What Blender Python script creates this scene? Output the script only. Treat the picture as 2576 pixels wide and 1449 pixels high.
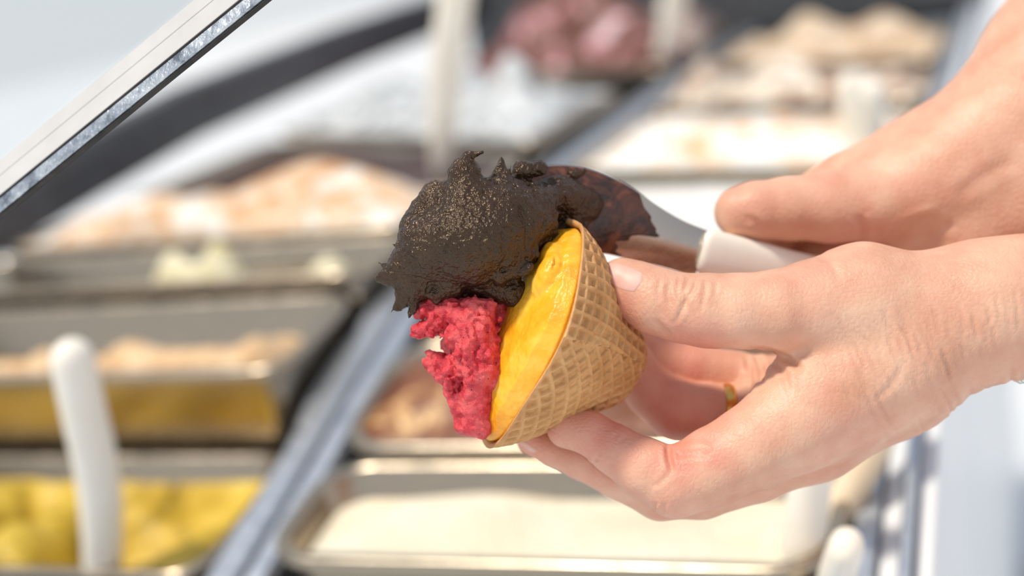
import bpy, math, random
import numpy as np
from mathutils import Matrix, Vector

random.seed(4)
for _o in list(bpy.data.objects):
    bpy.data.objects.remove(_o)
scene = bpy.context.scene
COL = scene.collection

# ------------------------------------------------------------------ camera
# world: X along the rows of tubs, Y away across the display, Z up; the camera stands at the origin
FPX = 2576 * 50 / 36
RU = np.array([1, -.05, -.376]); RU /= np.linalg.norm(RU)
RV = np.array([1292, -1084, 3578.]); RV -= RU * (RV @ RU); RV /= np.linalg.norm(RV)
RN = np.cross(RU, RV)
if RN[1] > 0: RN = -RN
ROT = np.stack([RU, RV, RN])                      # camera (x right, y down, z forward) -> world

def cw(v):
    return np.asarray(v, dtype=float) @ ROT.T

cam_data = bpy.data.cameras.new('camera')
cam = bpy.data.objects.new('camera', cam_data); COL.objects.link(cam)
_cx, _cy, _cz = cw([1, 0, 0]), cw([0, -1, 0]), cw([0, 0, -1])
cam.matrix_world = Matrix(((_cx[0], _cy[0], _cz[0], 0), (_cx[1], _cy[1], _cz[1], 0), (_cx[2], _cy[2], _cz[2], 0), (0, 0, 0, 1)))
cam_data.sensor_width = 36; cam_data.lens = 50
cam_data.clip_start = .02; cam_data.clip_end = 200
cam_data.dof.use_dof = True
cam_data.dof.focus_distance = .497
cam_data.dof.aperture_fstop = 3.6
scene.camera = cam

# ------------------------------------------------------------------ sky, sun, exposure
world = bpy.data.worlds.new('world'); scene.world = world; world.use_nodes = True
wn = world.node_tree.nodes; wl = world.node_tree.links
wbg = wn['Background']
wtc = wn.new('ShaderNodeTexCoord'); wsep = wn.new('ShaderNodeSeparateXYZ'); wr = wn.new('ShaderNodeValToRGB')
wl.new(wtc.outputs['Generated'], wsep.inputs[0]); wl.new(wsep.outputs['Z'], wr.inputs[0]); wl.new(wr.outputs[0], wbg.inputs['Color'])
wr.color_ramp.elements[0].position = 0.0; wr.color_ramp.elements[0].color = (1.26, 1.29, 1.32, 1)
wr.color_ramp.elements[1].position = .9; wr.color_ramp.elements[1].color = (.66, .78, 1, 1)
wbg.inputs['Strength'].default_value = .58

sun_data = bpy.data.lights.new('sun', 'SUN')
sun_data.energy = 3.2; sun_data.angle = math.radians(7); sun_data.color = (1, .91, .78)
sun = bpy.data.objects.new('sun', sun_data); COL.objects.link(sun)
SUN_DIR = Vector(cw([-.48, -.79, -.39])).normalized()      # towards the sun
sun.rotation_euler = SUN_DIR.to_track_quat('Z', 'Y').to_euler()
sun.location = SUN_DIR * 3

vs = scene.view_settings
vs.view_transform = 'Standard'; vs.look = 'None'; vs.gamma = 1; vs.use_curve_mapping = False
vs.exposure = 0.08
scene.cycles.use_denoising = True
scene.cycles.max_bounces = 8
scene.cycles.transparent_max_bounces = 12

# ------------------------------------------------------------------ helpers
S = .5 / FPX                                        # one pixel at half a metre
CX, CY = 1288., 724.5

def q(px, py, z=0.):
    """pixel at depth .5 m + z*S  ->  camera-space point in pixel units (x right, y down, z beyond .5 m)"""
    k = 1 + z / FPX
    return np.array([(px - CX) * k, (py - CY) * k, z])

def qr(px, py, z, r):
    return q(px, py, z), r * (1 + z / FPX)

def px_world(P):
    P = np.asarray(P, dtype=float)
    C = np.stack([P[..., 0], P[..., 1], P[..., 2] + FPX], -1) * S
    return C @ ROT.T

def at(px, py, d):
    return cw(np.array([(px - CX) / FPX, (py - CY) / FPX, 1.]) * d)

def screen(P):
    k = FPX / (P[..., 2] + FPX)
    return np.stack([P[..., 0] * k + CX, P[..., 1] * k + CY], -1)

def tag(o, label=None, cat=None, group=None, kind=None):
    if label: o['label'] = label
    if cat: o['category'] = cat
    if group: o['group'] = group
    if kind: o['kind'] = kind
    return o

def empty(name, loc, label=None, cat=None, group=None, kind=None):
    o = bpy.data.objects.new(name, None); COL.objects.link(o)
    o.location = loc; o.empty_display_size = .02
    return tag(o, label, cat, group, kind)

def mesh_obj(name, V, F, mat, parent=None, origin=None, smooth=True, sharp=None):
    """V world coordinates, F an (n,k) array or a list of faces"""
    V = np.asarray(V, dtype=np.float64)
    if parent is not None:
        org = np.zeros(3); p = parent
        while p is not None:
            org = org + np.array(p.location); p = p.parent
        off = org
    else:
        off = np.array(origin) if origin is not None else np.array([*V[:, :2].mean(0), V[:, 2].min()])
    L = V - off
    me = bpy.data.meshes.new(name)
    if isinstance(F, np.ndarray):
        n, k = F.shape
        me.vertices.add(len(L)); me.vertices.foreach_set('co', L.astype(np.float32).ravel())
        me.loops.add(n * k); me.loops.foreach_set('vertex_index', F.astype(np.int32).ravel())
        me.polygons.add(n)
        me.polygons.foreach_set('loop_start', np.arange(0, n * k, k, dtype=np.int32))
        me.update(calc_edges=True)
    else:
        me.from_pydata([tuple(v) for v in L], [], [tuple(int(i) for i in f) for f in F])
    me.validate()
    if smooth:
        me.polygons.foreach_set('use_smooth', np.ones(len(me.polygons), dtype=bool))
        if sharp: me.set_sharp_from_angle(angle=math.radians(sharp))
    me.materials.append(mat)
    o = bpy.data.objects.new(name, me); COL.objects.link(o)
    if parent is not None: o.parent = parent
    else: o.location = off
    return o

class MB:
    def __init__(self): self.V = []; self.F = []
    def add(self, V, F):
        b = len(self.V); self.V += [tuple(v) for v in V]; self.F += [tuple(b + int(i) for i in f) for f in F]
    def build(self, name, mat, parent=None, origin=None, smooth=True):
        return mesh_obj(name, np.array(self.V), self.F, mat, parent, origin, smooth)

def loft(rings, cap0=True, cap1=True, closed=True):
    """rings: list of (n,3) arrays"""
    n = len(rings[0]); V = np.concatenate(rings); F = []
    m = n if closed else n - 1
    for i in range(len(rings) - 1):
        for j in range(m):
            a = i * n + j; b = i * n + (j + 1) % n
            F.append((a, b, b + n, a + n))
    if cap0: F.append(tuple(range(n))[::-1])
    if cap1: F.append(tuple((len(rings) - 1) * n + j for j in range(n)))
    return V, F

def tube(path, radii, n=20, ends=True, flat=1.0, side=None):
    """round-ended tube along world points; flat<1 squashes it along the second axis"""
    path = [np.asarray(p, dtype=float) for p in path]; rings = []
    T = [path[1] - path[0]] + [path[i + 1] - path[i - 1] for i in range(1, len(path) - 1)] + [path[-1] - path[-2]]
    T = [t / np.linalg.norm(t) for t in T]
    up = np.array(side if side is not None else (0.31, .2, .93))
    def frame(t):
        a = up - t * (up @ t); a /= np.linalg.norm(a); return a, np.cross(t, a)
    ang = np.linspace(0, 2 * math.pi, n, endpoint=False)
    def ring(c, t, r):
        a, b = frame(t)
        return c + np.outer(np.cos(ang) * r, a) + np.outer(np.sin(ang) * r * flat, b)
    if ends:
        for e in (85, 65, 45, 22):
            e = math.radians(e); rings.append(ring(path[0] - T[0] * radii[0] * math.sin(e), T[0], radii[0] * math.cos(e)))
    for c, t, r in zip(path, T, radii): rings.append(ring(c, t, r))
    if ends:
        for e in (22, 45, 65, 85):
            e = math.radians(e); rings.append(ring(path[-1] + T[-1] * radii[-1] * math.sin(e), T[-1], radii[-1] * math.cos(e)))
    return loft(rings)

def spline(pts, n):
    """Catmull-Rom through rows of numbers"""
    P = np.array(pts, dtype=float); P = np.vstack([2 * P[0] - P[1], P, 2 * P[-1] - P[-2]])
    out = []; m = len(P) - 3
    for t in np.linspace(0, m, n):
        i = min(int(t), m - 1); f = t - i; a, b, c, d = P[i:i + 4]
        out.append(.5 * (2 * b + (c - a) * f + (2 * a - 5 * b + 4 * c - d) * f * f + (3 * b - a - 3 * c + d) * f ** 3))
    return np.array(out)

def box(x0, x1, y0, y1, z0, z1, bevel=.002):
    """bevelled box as a lofted stack of chamfered rings"""
    def ring(i, z):
        b = bevel + i
        p = [(x0 + b, y0 + i), (x1 - b, y0 + i), (x1 - i, y0 + b), (x1 - i, y1 - b), (x1 - b, y1 - i), (x0 + b, y1 - i), (x0 + i, y1 - b), (x0 + i, y0 + b)]
        return np.array([(a, c, z) for a, c in p])
    return loft([ring(bevel, z0), ring(0, z0 + bevel), ring(0, z1 - bevel), ring(bevel, z1)])

# ------------------------------------------------------------------ value noise
def _hash(ix, iy, iz, seed):
    h = (ix.astype(np.uint32) * np.uint32(374761393) + iy.astype(np.uint32) * np.uint32(668265263) + iz.astype(np.uint32) * np.uint32(2147483647) + np.uint32(seed * 1013904223 % 4294967291))
    h = (h ^ (h >> np.uint32(13))) * np.uint32(1274126177)
    h = h ^ (h >> np.uint32(16))
    return (h & np.uint32(0xffff)).astype(np.float32) / 65535.0

def vnoise(P, scale, seed=0):
    """smooth noise in -1..1, P (...,3), features about `scale` long"""
    X = np.asarray(P, dtype=np.float32) / np.float32(scale) + np.float32(1000.37)
    I = np.floor(X).astype(np.int64); f = X - I; f = f * f * (3 - 2 * f)
    r = 0
    for dx in (0, 1):
        wx = f[..., 0] if dx else 1 - f[..., 0]
        for dy in (0, 1):
            wy = f[..., 1] if dy else 1 - f[..., 1]
            for dz in (0, 1):
                wz = f[..., 2] if dz else 1 - f[..., 2]
                r = r + wx * wy * wz * _hash(I[..., 0] + dx, I[..., 1] + dy, I[..., 2] + dz, seed)
    return r * 2 - 1

# ------------------------------------------------------------------ signed distance modelling
def rcone(a, b, ra, rb):
    a = np.asarray(a, dtype=np.float32); b = np.asarray(b, dtype=np.float32)
    ab = b - a; L2 = float(ab @ ab) + 1e-6; rm = max(ra, rb)
    def fn(P):
        t = np.clip(((P - a) @ ab) / L2, 0, 1)
        t = t.astype(np.float32)
        return np.linalg.norm(P - a - t[..., None] * ab, axis=-1) - (ra + (rb - ra) * t)
    return fn, np.minimum(a, b) - rm, np.maximum(a, b) + rm

def ellip(c, radii, axes=None):
    c = np.asarray(c, dtype=np.float32); R = np.asarray(radii, dtype=np.float32)
    A = np.eye(3, dtype=np.float32) if axes is None else np.asarray(axes, dtype=np.float32)
    def fn(P):
        L = (P - c) @ A.T
        k0 = np.linalg.norm(L / R, axis=-1); k1 = np.linalg.norm(L / (R * R), axis=-1) + 1e-9
        return k0 * (k0 - 1) / k1
    m = R.max()
    return fn, c - m, c + m

def smin(a, b, k):
    if k <= 0: return np.minimum(a, b)
    h = np.maximum(k - np.abs(a - b), 0) / k
    return np.minimum(a, b) - h * h * k * .25

def chain(pts):
    """pts (px,py,z,r) -> list of round cones"""
    out = []
    for p0, p1 in zip(pts[:-1], pts[1:]):
        a, ra = qr(*p0); b, rb = qr(*p1); out.append(rcone(a, b, ra, rb))
    return out

class Model:
    """groups of primitives; fingers meet by a hard union, all of them blend into the core"""
    def __init__(self): self.core = []; self.groups = []; self.cuts = []
    def value(self, P):
        P = np.asarray(P, dtype=np.float32)
        D = np.full(P.shape[:-1], 1e4, dtype=np.float32)
        for (fn, lo, hi), k in self.core: D = smin(D, fn(P), k)
        F = np.full(P.shape[:-1], 1e4, dtype=np.float32)
        for prims, k in self.groups:
            G = np.full(P.shape[:-1], 1e4, dtype=np.float32)
            for fn, lo, hi in prims: G = smin(G, fn(P), k)
            F = smin(F, G, 3)
        D = smin(D, F, self.K)
        for (fn, lo, hi), k in self.cuts: D = -smin(-D, fn(P), k)
        return D
    K = 34
    def grid(self, lo, hi, h):
        lo = np.asarray(lo, dtype=np.float32); n = np.ceil((np.asarray(hi) - lo) / h).astype(int) + 1
        ax = [lo[i] + h * np.arange(n[i], dtype=np.float32) for i in range(3)]
        def sub(l, u, pad):
            s = []
            for i in range(3):
                a = int(max(0, math.floor((l[i] - pad - lo[i]) / h))); b = int(min(n[i], math.ceil((u[i] + pad - lo[i]) / h) + 1))
                if b <= a: return None, None
                s.append(slice(a, b))
            P = np.stack(np.meshgrid(ax[0][s[0]], ax[1][s[1]], ax[2][s[2]], indexing='ij'), -1)
            return tuple(s), P
        D = np.full(n, 1e4, dtype=np.float32)
        for (fn, l, u), k in self.core:
            s, P = sub(l, u, k + 3 * h + self.K)
            if s is not None: D[s] = smin(D[s], fn(P), k)
        if self.groups:
            F = np.full(n, 1e4, dtype=np.float32)
            for prims, k in self.groups:
                l = np.min([p[1] for p in prims], 0); u = np.max([p[2] for p in prims], 0)
                s, P = sub(l, u, k + 3 * h + self.K)
                if s is None: continue
                G = np.full(P.shape[:-1], 1e4, dtype=np.float32)
                for fn, _, _ in prims: G = smin(G, fn(P), k)
                F[s] = smin(F[s], G, 3)
            D = smin(D, F, self.K)
        for (fn, l, u), k in self.cuts:
            s, P = sub(l, u, k + 3 * h)
            if s is not None: D[s] = -smin(-D[s], fn(P), k)
        self.lo, self.h, self.ax = lo, h, ax
        return D

def add_noise(D, m, terms, band, calm=None):
    """displace a distance grid near its surface: terms (scale, amount, seed, ridged)"""
    I = np.argwhere(np.abs(D) < band)
    P = m.lo + I.astype(np.float32) * m.h
    d = D[tuple(I.T)]
    for sc, am, sd, rg in terms:
        nz = vnoise(P, sc, sd)
        if rg: nz = 1 - 2 * np.abs(nz)
        d = d + am * nz * (1 if calm is None else calm(P, sc))
    D[tuple(I.T)] = d
    return D

def surface_nets(D, lo, h):
    s = D < 0
    c = s[:-1, :-1, :-1].astype(np.int8)
    tot = np.zeros_like(c)
    for dx in (0, 1):
        for dy in (0, 1):
            for dz in (0, 1):
                tot += s[dx:D.shape[0] - 1 + dx, dy:D.shape[1] - 1 + dy, dz:D.shape[2] - 1 + dz]
    C = np.argwhere((tot > 0) & (tot < 8))
    idx = np.full(c.shape, -1, dtype=np.int32); idx[tuple(C.T)] = np.arange(len(C))
    acc = np.zeros((len(C), 3), dtype=np.float32); cnt = np.zeros(len(C), dtype=np.float32)
    corners = [(i >> 2 & 1, i >> 1 & 1, i & 1) for i in range(8)]
    val = {k: D[C[:, 0] + k[0], C[:, 1] + k[1], C[:, 2] + k[2]] for k in corners}
    for a in corners:
        for axis in range(3):
            if a[axis]: continue
            b = list(a); b[axis] = 1; b = tuple(b)
            d0, d1 = val[a], val[b]; x = (d0 < 0) != (d1 < 0)
            t = np.where(x, d0 / np.where(x, d0 - d1, 1), 0)
            p = np.array(a, dtype=np.float32)[None].repeat(len(C), 0); p[:, axis] += t
            acc += p * x[:, None]; cnt += x
    V = lo + (C + acc / cnt[:, None]) * h
    F = []
    for axis in range(3):
        u, v = (axis + 1) % 3, (axis + 2) % 3
        sl0 = [slice(None)] * 3; sl1 = [slice(None)] * 3
        sl0[axis] = slice(0, -1); sl1[axis] = slice(1, None)
        A, B = s[tuple(sl0)], s[tuple(sl1)]
        E = np.argwhere(A != B)
        E = E[(E[:, u] > 0) & (E[:, v] > 0) & (E[:, u] < D.shape[u] - 1) & (E[:, v] < D.shape[v] - 1)]
        if not len(E): continue
        def g(du, dv):
            K = E.copy(); K[:, u] += du; K[:, v] += dv; return idx[tuple(K.T)]
        quad = np.stack([g(-1, -1), g(0, -1), g(0, 0), g(-1, 0)], -1)
        flip = ~A[tuple(E.T)]
        quad[flip] = quad[flip][:, ::-1]
        F.append(quad)
    F = np.concatenate(F)
    return V, F[(F >= 0).all(1)]

def keep_largest(V, F, least=400):
    """drop crumbs that hang free of the main body"""
    lab = np.arange(len(V))
    E = np.concatenate([F[:, [0, 1]], F[:, [1, 2]], F[:, [2, 3]], F[:, [3, 0]]])
    while True:
        m = np.minimum(lab[E[:, 0]], lab[E[:, 1]]); old = lab.copy()
        np.minimum.at(lab, E[:, 0], m); np.minimum.at(lab, E[:, 1], m)
        lab = lab[lab]
        if (lab == old).all(): break
    u, c = np.unique(lab, return_counts=True)
    ok = lab == u[c.argmax()]
    F = F[ok[F].all(1)]; new = np.cumsum(ok) - 1
    return V[ok], new[F]

def vnormals(V, F):
    n = np.cross(V[F[:, 2]] - V[F[:, 0]], V[F[:, 3]] - V[F[:, 1]])
    N = np.zeros_like(V)
    for k in range(4): np.add.at(N, F[:, k], n)
    return N / (np.linalg.norm(N, axis=1, keepdims=True) + 1e-9)

def relax(V, F, n=1, w=.5):
    for _ in range(n):
        A = np.zeros_like(V); c = np.zeros(len(V))
        for k in range(4):
            a, b = F[:, k], F[:, (k + 1) % 4]
            np.add.at(A, a, V[b]); np.add.at(A, b, V[a]); np.add.at(c, a, 1); np.add.at(c, b, 1)
        V = V * (1 - w) + w * A / np.maximum(c, 1)[:, None]
    return V

# ------------------------------------------------------------------ materials
def s2l(r, g, b):
    f = lambda c: c / 12.92 if c <= .04045 else ((c + .055) / 1.055) ** 2.4
    return (f(r / 255), f(g / 255), f(b / 255), 1)

class Mat:
    def __init__(self, name, color, rough=.5, metal=0., **kw):
        self.m = bpy.data.materials.new(name); self.m.use_nodes = True
        self.n = self.m.node_tree.nodes; self.l = self.m.node_tree.links
        self.b = self.n['Principled BSDF']
        self.b.inputs['Base Color'].default_value = color
        self.b.inputs['Roughness'].default_value = rough; self.b.inputs['Metallic'].default_value = metal
        for k, v in kw.items(): self.b.inputs[k.replace('_', ' ')].default_value = v
        self.tc = self.n.new('ShaderNodeTexCoord'); self.h = None
    def coord(self, scale=(1, 1, 1), rot=(0, 0, 0)):
        mp = self.n.new('ShaderNodeMapping'); self.l.new(self.tc.outputs['Object'], mp.inputs[0])
        mp.inputs['Scale'].default_value = scale; mp.inputs['Rotation'].default_value = rot
        return mp.outputs[0]
    def noise(self, scale, detail=3, rough=.55, co=None, dist=0):
        t = self.n.new('ShaderNodeTexNoise'); self.l.new(co or self.tc.outputs['Object'], t.inputs['Vector'])
        t.inputs['Scale'].default_value = scale; t.inputs['Detail'].default_value = detail; t.inputs['Roughness'].default_value = rough
        t.inputs['Distortion'].default_value = dist
        return t.outputs[0]
    def voronoi(self, scale, feature='F1', co=None, rand=1):
        t = self.n.new('ShaderNodeTexVoronoi'); t.feature = feature; self.l.new(co or self.tc.outputs['Object'], t.inputs['Vector'])
        t.inputs['Scale'].default_value = scale; t.inputs['Randomness'].default_value = rand
        return t.outputs['Distance']
    def ramp(self, src, stops):
        r = self.n.new('ShaderNodeValToRGB'); self.l.new(src, r.inputs[0])
        e = r.color_ramp.elements
        while len(e) < len(stops): e.new(.5)
        for i, (p, c) in enumerate(stops): e[i].position = p; e[i].color = c if len(c) == 4 else (*c, 1)
        return r.outputs[0]
    def mix(self, a, b, fac, mode='MIX'):
        x = self.n.new('ShaderNodeMix'); x.data_type = 'RGBA'; x.blend_type = mode
        for v, s in ((fac, 0), (a, 6), (b, 7)):
            if isinstance(v, (int, float, tuple)): x.inputs[s].default_value = v
            else: self.l.new(v, x.inputs[s])
        return x.outputs[2]
    def attr(self, name):
        a = self.n.new('ShaderNodeAttribute'); a.attribute_name = name; return a.outputs['Fac']
    def to(self, src, sock): self.l.new(src, self.b.inputs[sock]); return self
    def bump(self, src, dist, strength=1.):
        b = self.n.new('ShaderNodeBump'); b.inputs['Distance'].default_value = dist; b.inputs['Strength'].default_value = strength
        self.l.new(src, b.inputs['Height'])
        if self.h is not None: self.l.new(self.h, b.inputs['Normal'])
        self.h = b.outputs[0]; self.l.new(self.h, self.b.inputs['Normal']); return self

def steel(name, color=(.62, .61, .60, 1), rough=.24):
    m = Mat(name, color, rough, 1.0)
    m.to(m.ramp(m.noise(60, 3, co=m.coord((1, 8, 8))), [(.3, (rough * .8,) * 3), (.7, (rough * 1.5,) * 3)]), 'Roughness')
    return m.m
M_PAN = steel('stainless_pan', (.50, .42, .32, 1), .24)
M_RAIL = steel('brushed_rail', (.56, .60, .66, 1), .4)
M_BLADE = steel('spatula_steel', (.46, .42, .38, 1), .24)

m = Mat('white_handle_plastic', s2l(243, 240, 232), .32, Subsurface_Weight=.1, Subsurface_Scale=.004)
m.to(m.ramp(m.noise(40, 2), [(.3, s2l(248, 240, 224)), (.7, s2l(253, 247, 236))]), 'Base Color'); M_HANDLE = m.m
m = Mat('cream_handle_plastic', s2l(232, 212, 182), .4)
m.to(m.ramp(m.noise(30, 2), [(.3, s2l(228, 205, 172)), (.7, s2l(238, 222, 196))]), 'Base Color'); M_HANDLE_CREAM = m.m
m = Mat('dark_frame', s2l(78, 80, 84), .45)
m.to(m.ramp(m.noise(30, 3), [(.3, s2l(70, 72, 76)), (.7, s2l(88, 90, 94))]), 'Base Color'); M_DARK = m.m
m = Mat('grey_deck', s2l(168, 178, 186), .35)
m.to(m.ramp(m.noise(14, 3), [(.3, s2l(158, 168, 176)), (.7, s2l(182, 190, 197))]), 'Base Color'); M_DECK = m.m
m = Mat('white_cabinet', s2l(232, 234, 236), .35)
m.to(m.ramp(m.noise(6, 2), [(.3, s2l(226, 229, 232)), (.7, s2l(238, 239, 240))]), 'Base Color'); M_WHITE = m.m
m = Mat('pale_paving', s2l(225, 228, 230), .8)
m.to(m.ramp(m.noise(5, 5, .6), [(.3, s2l(204, 209, 213)), (.7, s2l(222, 224, 226))]), 'Base Color'); M_FLOOR = m.m

# ------------------------------------------------------------------ setting
fz = -1.2
V = [(-14, -6, fz), (14, -6, fz), (14, 30, fz), (-14, 30, fz), (-14, -6, fz - .1), (14, -6, fz - .1), (14, 30, fz - .1), (-14, 30, fz - .1)]
tag(mesh_obj('floor', np.array(V), [(0, 1, 2, 3), (7, 6, 5, 4), (0, 4, 5, 1), (1, 5, 6, 2), (2, 6, 7, 3), (3, 7, 4, 0)], M_FLOOR, smooth=False),
    'pale sunlit paving around the ice cream display', kind='structure')

# the deck of the display: height falls towards the near edge
DK = np.array([(.40, -.43), (.55, -.377), (.653, -.34), (.75, -.31), (.817, -.288), (.931, -.254), (1.1, -.232), (1.36, -.221), (1.9, -.215), (2.6, -.21)])
def deck(v): return np.interp(v, DK[:, 0], DK[:, 1])

case = empty('display_freezer', (-.5, 1.4, fz), 'ice cream display freezer holding two columns of steel tubs', 'freezer')
def runner(name, u0, u1, dz0, dz1, mat, v0=.42, v1=2.42, n=44, bev=.001, fun=None):
    rings = []
    for v in np.linspace(v0, v1, n):
        z = deck(v) if fun is None else fun(v)
        prof = [(u0, dz0), (u1, dz0), (u1, dz1 - bev), (u1 - bev, dz1), (u0 + bev, dz1), (u0, dz1 - bev)]
        rings.append(np.array([(u, v, z + d) for u, d in prof]))
    Vv, F = loft(rings)
    return mesh_obj(name, Vv, F, mat, case, smooth=False)
rings = []
for v in np.linspace(.42, 2.42, 60):
    z = deck(v); a = np.interp(v, [.6, .79, .82, .90, 1.0, 1.1], [-.479, -.479, -.487, -.485, -.481, -.473])
    rings.append(np.array([(u, v, z + d) for u, d in [(a, -.06), (-.432, -.06), (-.432, -.008), (-.436, -.004), (-.448, -.004), (-.452, -.007), (-.456, -.004), (a + .004, -.006), (a, -.010)]]))
mesh_obj('divider_bar', *loft(rings), M_RAIL, case, smooth=False)
tag(runner('gasket', -.4535, -.4505, -.007, -.0025, M_DARK), 'dark gasket strip along the divider bar')
runner('side_rail', -.100, -.088, -.06, .004, M_RAIL)
tag(runner('side_channel', -.087, -.077, -.06, -.004, M_WHITE), 'white channel of the right edge')
tag(runner('glass_edge', -.075, -.070, -.06, .010, M_RAIL), 'bright thin glass guard edge')
runner('cabinet_side', -.069, -.060, -.8, -.004, M_WHITE)
# front ledge before the nearest tubs
rings = []
for v in np.linspace(.40, .640, 8): rings.append(np.array([(-.925, v, deck(v) - .02), (-.08, v, deck(v) - .02), (-.08, v, deck(v) - .008), (-.925, v, deck(v) - .008)]))
mesh_obj('front_ledge', *loft(rings), M_DECK, case, smooth=False)
# well under the tubs
mb = MB(); mb.add(*box(-.93, -.08, .42, 2.44, -.62, -.60)); mb.add(*box(-.93, -.08, .405, .42, fz + .02, -.44)); mb.add(*box(-.95, -.93, .405, 2.44, fz + .02, -.3)); mb.add(*box(-.95, -.066, 2.44, 2.46, fz + .02, -.22))
mb.build('well', M_DECK, case, smooth=False)
# dark border rail on the far long side and across the back
def rail_z(v): return np.interp(v, [.6, 1.2, 1.45, 1.9, 2.2, 2.5], [-.262, -.181, -.152, -.127, -.117, -.112])
rings = []
for v in np.linspace(.45, 2.5, 40):
    pr = [(-.955, -.030), (-.925, -.030), (-.925, -.005), (-.929, -.002), (-.929, .006), (-.925, .009), (-.927, .030), (-.955, .030)]
    rings.append(np.array([(u, v, rail_z(v) + d) for u, d in pr]))
mesh_obj('border_frame', *loft(rings), M_DARK, case, smooth=False)
mb = MB(); mb.add(*box(-.96, -.066, 2.44, 2.475, -.24, -.045, .003)); mb.build('back_frame', M_DARK, case, smooth=False)

# ------------------------------------------------------------------ tubs of gelato
def rrect(u0, u1, v0, v1, rad, inset, per=9, straight=10):
    u0 += inset; u1 -= inset; v0 += inset; v1 -= inset; r = max(rad - inset, .004)
    P = []
    cs = [(u1 - r, v0 + r, -90), (u1 - r, v1 - r, 0), (u0 + r, v1 - r, 90), (u0 + r, v0 + r, 180)]
    for i, (cx, cy, a0) in enumerate(cs):
        arc = [(cx + r * math.cos(math.radians(a0 + 90 * j / per)), cy + r * math.sin(math.radians(a0 + 90 * j / per))) for j in range(per + 1)]
        P += arc
        nx = cs[(i + 1) % 4]; a1 = math.radians(nx[2]); e = (nx[0] + r * math.cos(a1), nx[1] + r * math.sin(a1))
        for j in range(1, straight): P.append((arc[-1][0] + (e[0] - arc[-1][0]) * j / straight, arc[-1][1] + (e[1] - arc[-1][1]) * j / straight))
    return np.array(P)

class Tub:
    """a steel tub: kf, kb turn its front and back edges a little against the rows"""
    TP = .006
    def __init__(self, u0, u1, v0, v1, zf, zb, depth, label, rad=.03, lip=.009, kf=0., kb=0.):
        self.a = (u0, u1, v0, v1, rad); self.zf, self.zb, self.depth, self.kf, self.kb = zf, zb, depth, kf, kb
        rings = []; tp = self.TP
        for ins, dz in ((lip + tp + .006, -depth), (lip + tp + .002, -depth + .006), (lip - .001, -.006), (.0005, -.006), (0, -.003), (.001, -.0006), (.003, .0004), (lip - .002, 0), (lip, -.002), (lip + tp, -depth + .01), (lip + tp + .012, -depth + .003)):
            P, z = self.warp(rrect(u0, u1, v0, v1, rad, ins))
            rings.append(np.column_stack([P, z + dz]))
        self.o = mesh_obj('steel_tub', *loft(rings), M_PAN, sharp=50)
        tag(self.o, label, 'tub', 'steel gelato tubs in the display')
        self.lip = lip
    def warp(self, P):
        u0, u1, v0, v1, _ = self.a
        t = (P[:, 1] - v0) / (v1 - v0); f = v0 + self.kf * (P[:, 0] - u1); b = v1 + self.kb * (P[:, 0] - u1)
        return np.column_stack([P[:, 0], f + (b - f) * t]), self.zf + (self.zb - self.zf) * t
    def fill(self, mat, label, level, heaps=(), rough=.006, nscale=.035, seed=1, edge=.0, rings=46):
        u0, u1, v0, v1, rad = self.a; lip = self.lip
        ins = lip + .0012 + max(0., -level) * (self.TP + .001) / (self.depth - .012)
        R = rrect(u0, u1, v0, v1, rad, ins, per=10, straight=24); n = len(R)
        c = np.array([(u0 + u1) / 2, (v0 + v1) / 2])
        Vs = []
        for t in np.linspace(1, .02, rings):
            P = c + (R - c) * t
            a = (P[:, 0] - c[0]) / ((u1 - u0) / 2); b = (P[:, 1] - c[1]) / ((v1 - v0) / 2)
            fall = np.clip((1 - t) / .16, 0, 1) ** .7
            h = np.zeros(n)
            for ha, hb, sa, sb, hh in heaps:
                h += hh * np.exp(-((a - ha) / sa) ** 2 - ((b - hb) / sb) ** 2)
            Q = np.column_stack([P, np.zeros(n)])
            nz = vnoise(Q, nscale, seed) * .6 + vnoise(Q, nscale * .45, seed + 7) * .3 + (1 - 2 * np.abs(vnoise(Q, nscale * .8, seed + 3))) * .5
            P, z0 = self.warp(P)
            Vs.append(np.column_stack([P, z0 + level + (h + nz * rough) * (edge + (1 - edge) * fall)]))
        P, z0 = self.warp(rrect(u0, u1, v0, v1, rad, lip + self.TP + .004, per=10, straight=24))
        bot = np.column_stack([P, np.minimum(z0 - self.depth + .016, Vs[0][:, 2] - .002)])
        o = mesh_obj('gelato', *loft([bot] + Vs), mat)
        return tag(o, label, 'gelato', 'gelato filling the tubs')

def gelato(name, stops, scale=22, rough=.45, detail=4, dist=1.2, bump=.004, sub=.15, bscale=90, rand=None):
    m = Mat(name, stops[0][1], rough, Subsurface_Weight=sub, Subsurface_Scale=.006)
    m.to(m.ramp(m.noise(scale, detail, .6, dist=dist), stops), 'Base Color')
    m.bump(m.noise(bscale, 4), bump, .7)
    return m.m
G = {}
G['pistachio'] = gelato('pistachio_gelato', [(.34, s2l(150, 126, 30)), (.46, s2l(204, 172, 54)), (.62, s2l(230, 200, 88))], 20)
G['hazelnut'] = gelato('hazelnut_gelato', [(.3, s2l(206, 160, 106)), (.55, s2l(234, 200, 156)), (.75, s2l(240, 216, 184))], 24)
G['almond'] = gelato('almond_gelato', [(.3, s2l(216, 202, 140)), (.6, s2l(240, 234, 204))], 30)
G['caramel'] = gelato('caramel_swirl_gelato', [(.30, s2l(186, 122, 66)), (.38, s2l(216, 170, 124)), (.48, s2l(228, 198, 166)), (.56, s2l(240, 234, 226)), (.8, s2l(248, 246, 242))], 17, dist=1.8)
G['dark'] = gelato('dark_chocolate_gelato', [(.3, s2l(46, 26, 18)), (.7, s2l(84, 52, 38))], 20, sub=0)
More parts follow.
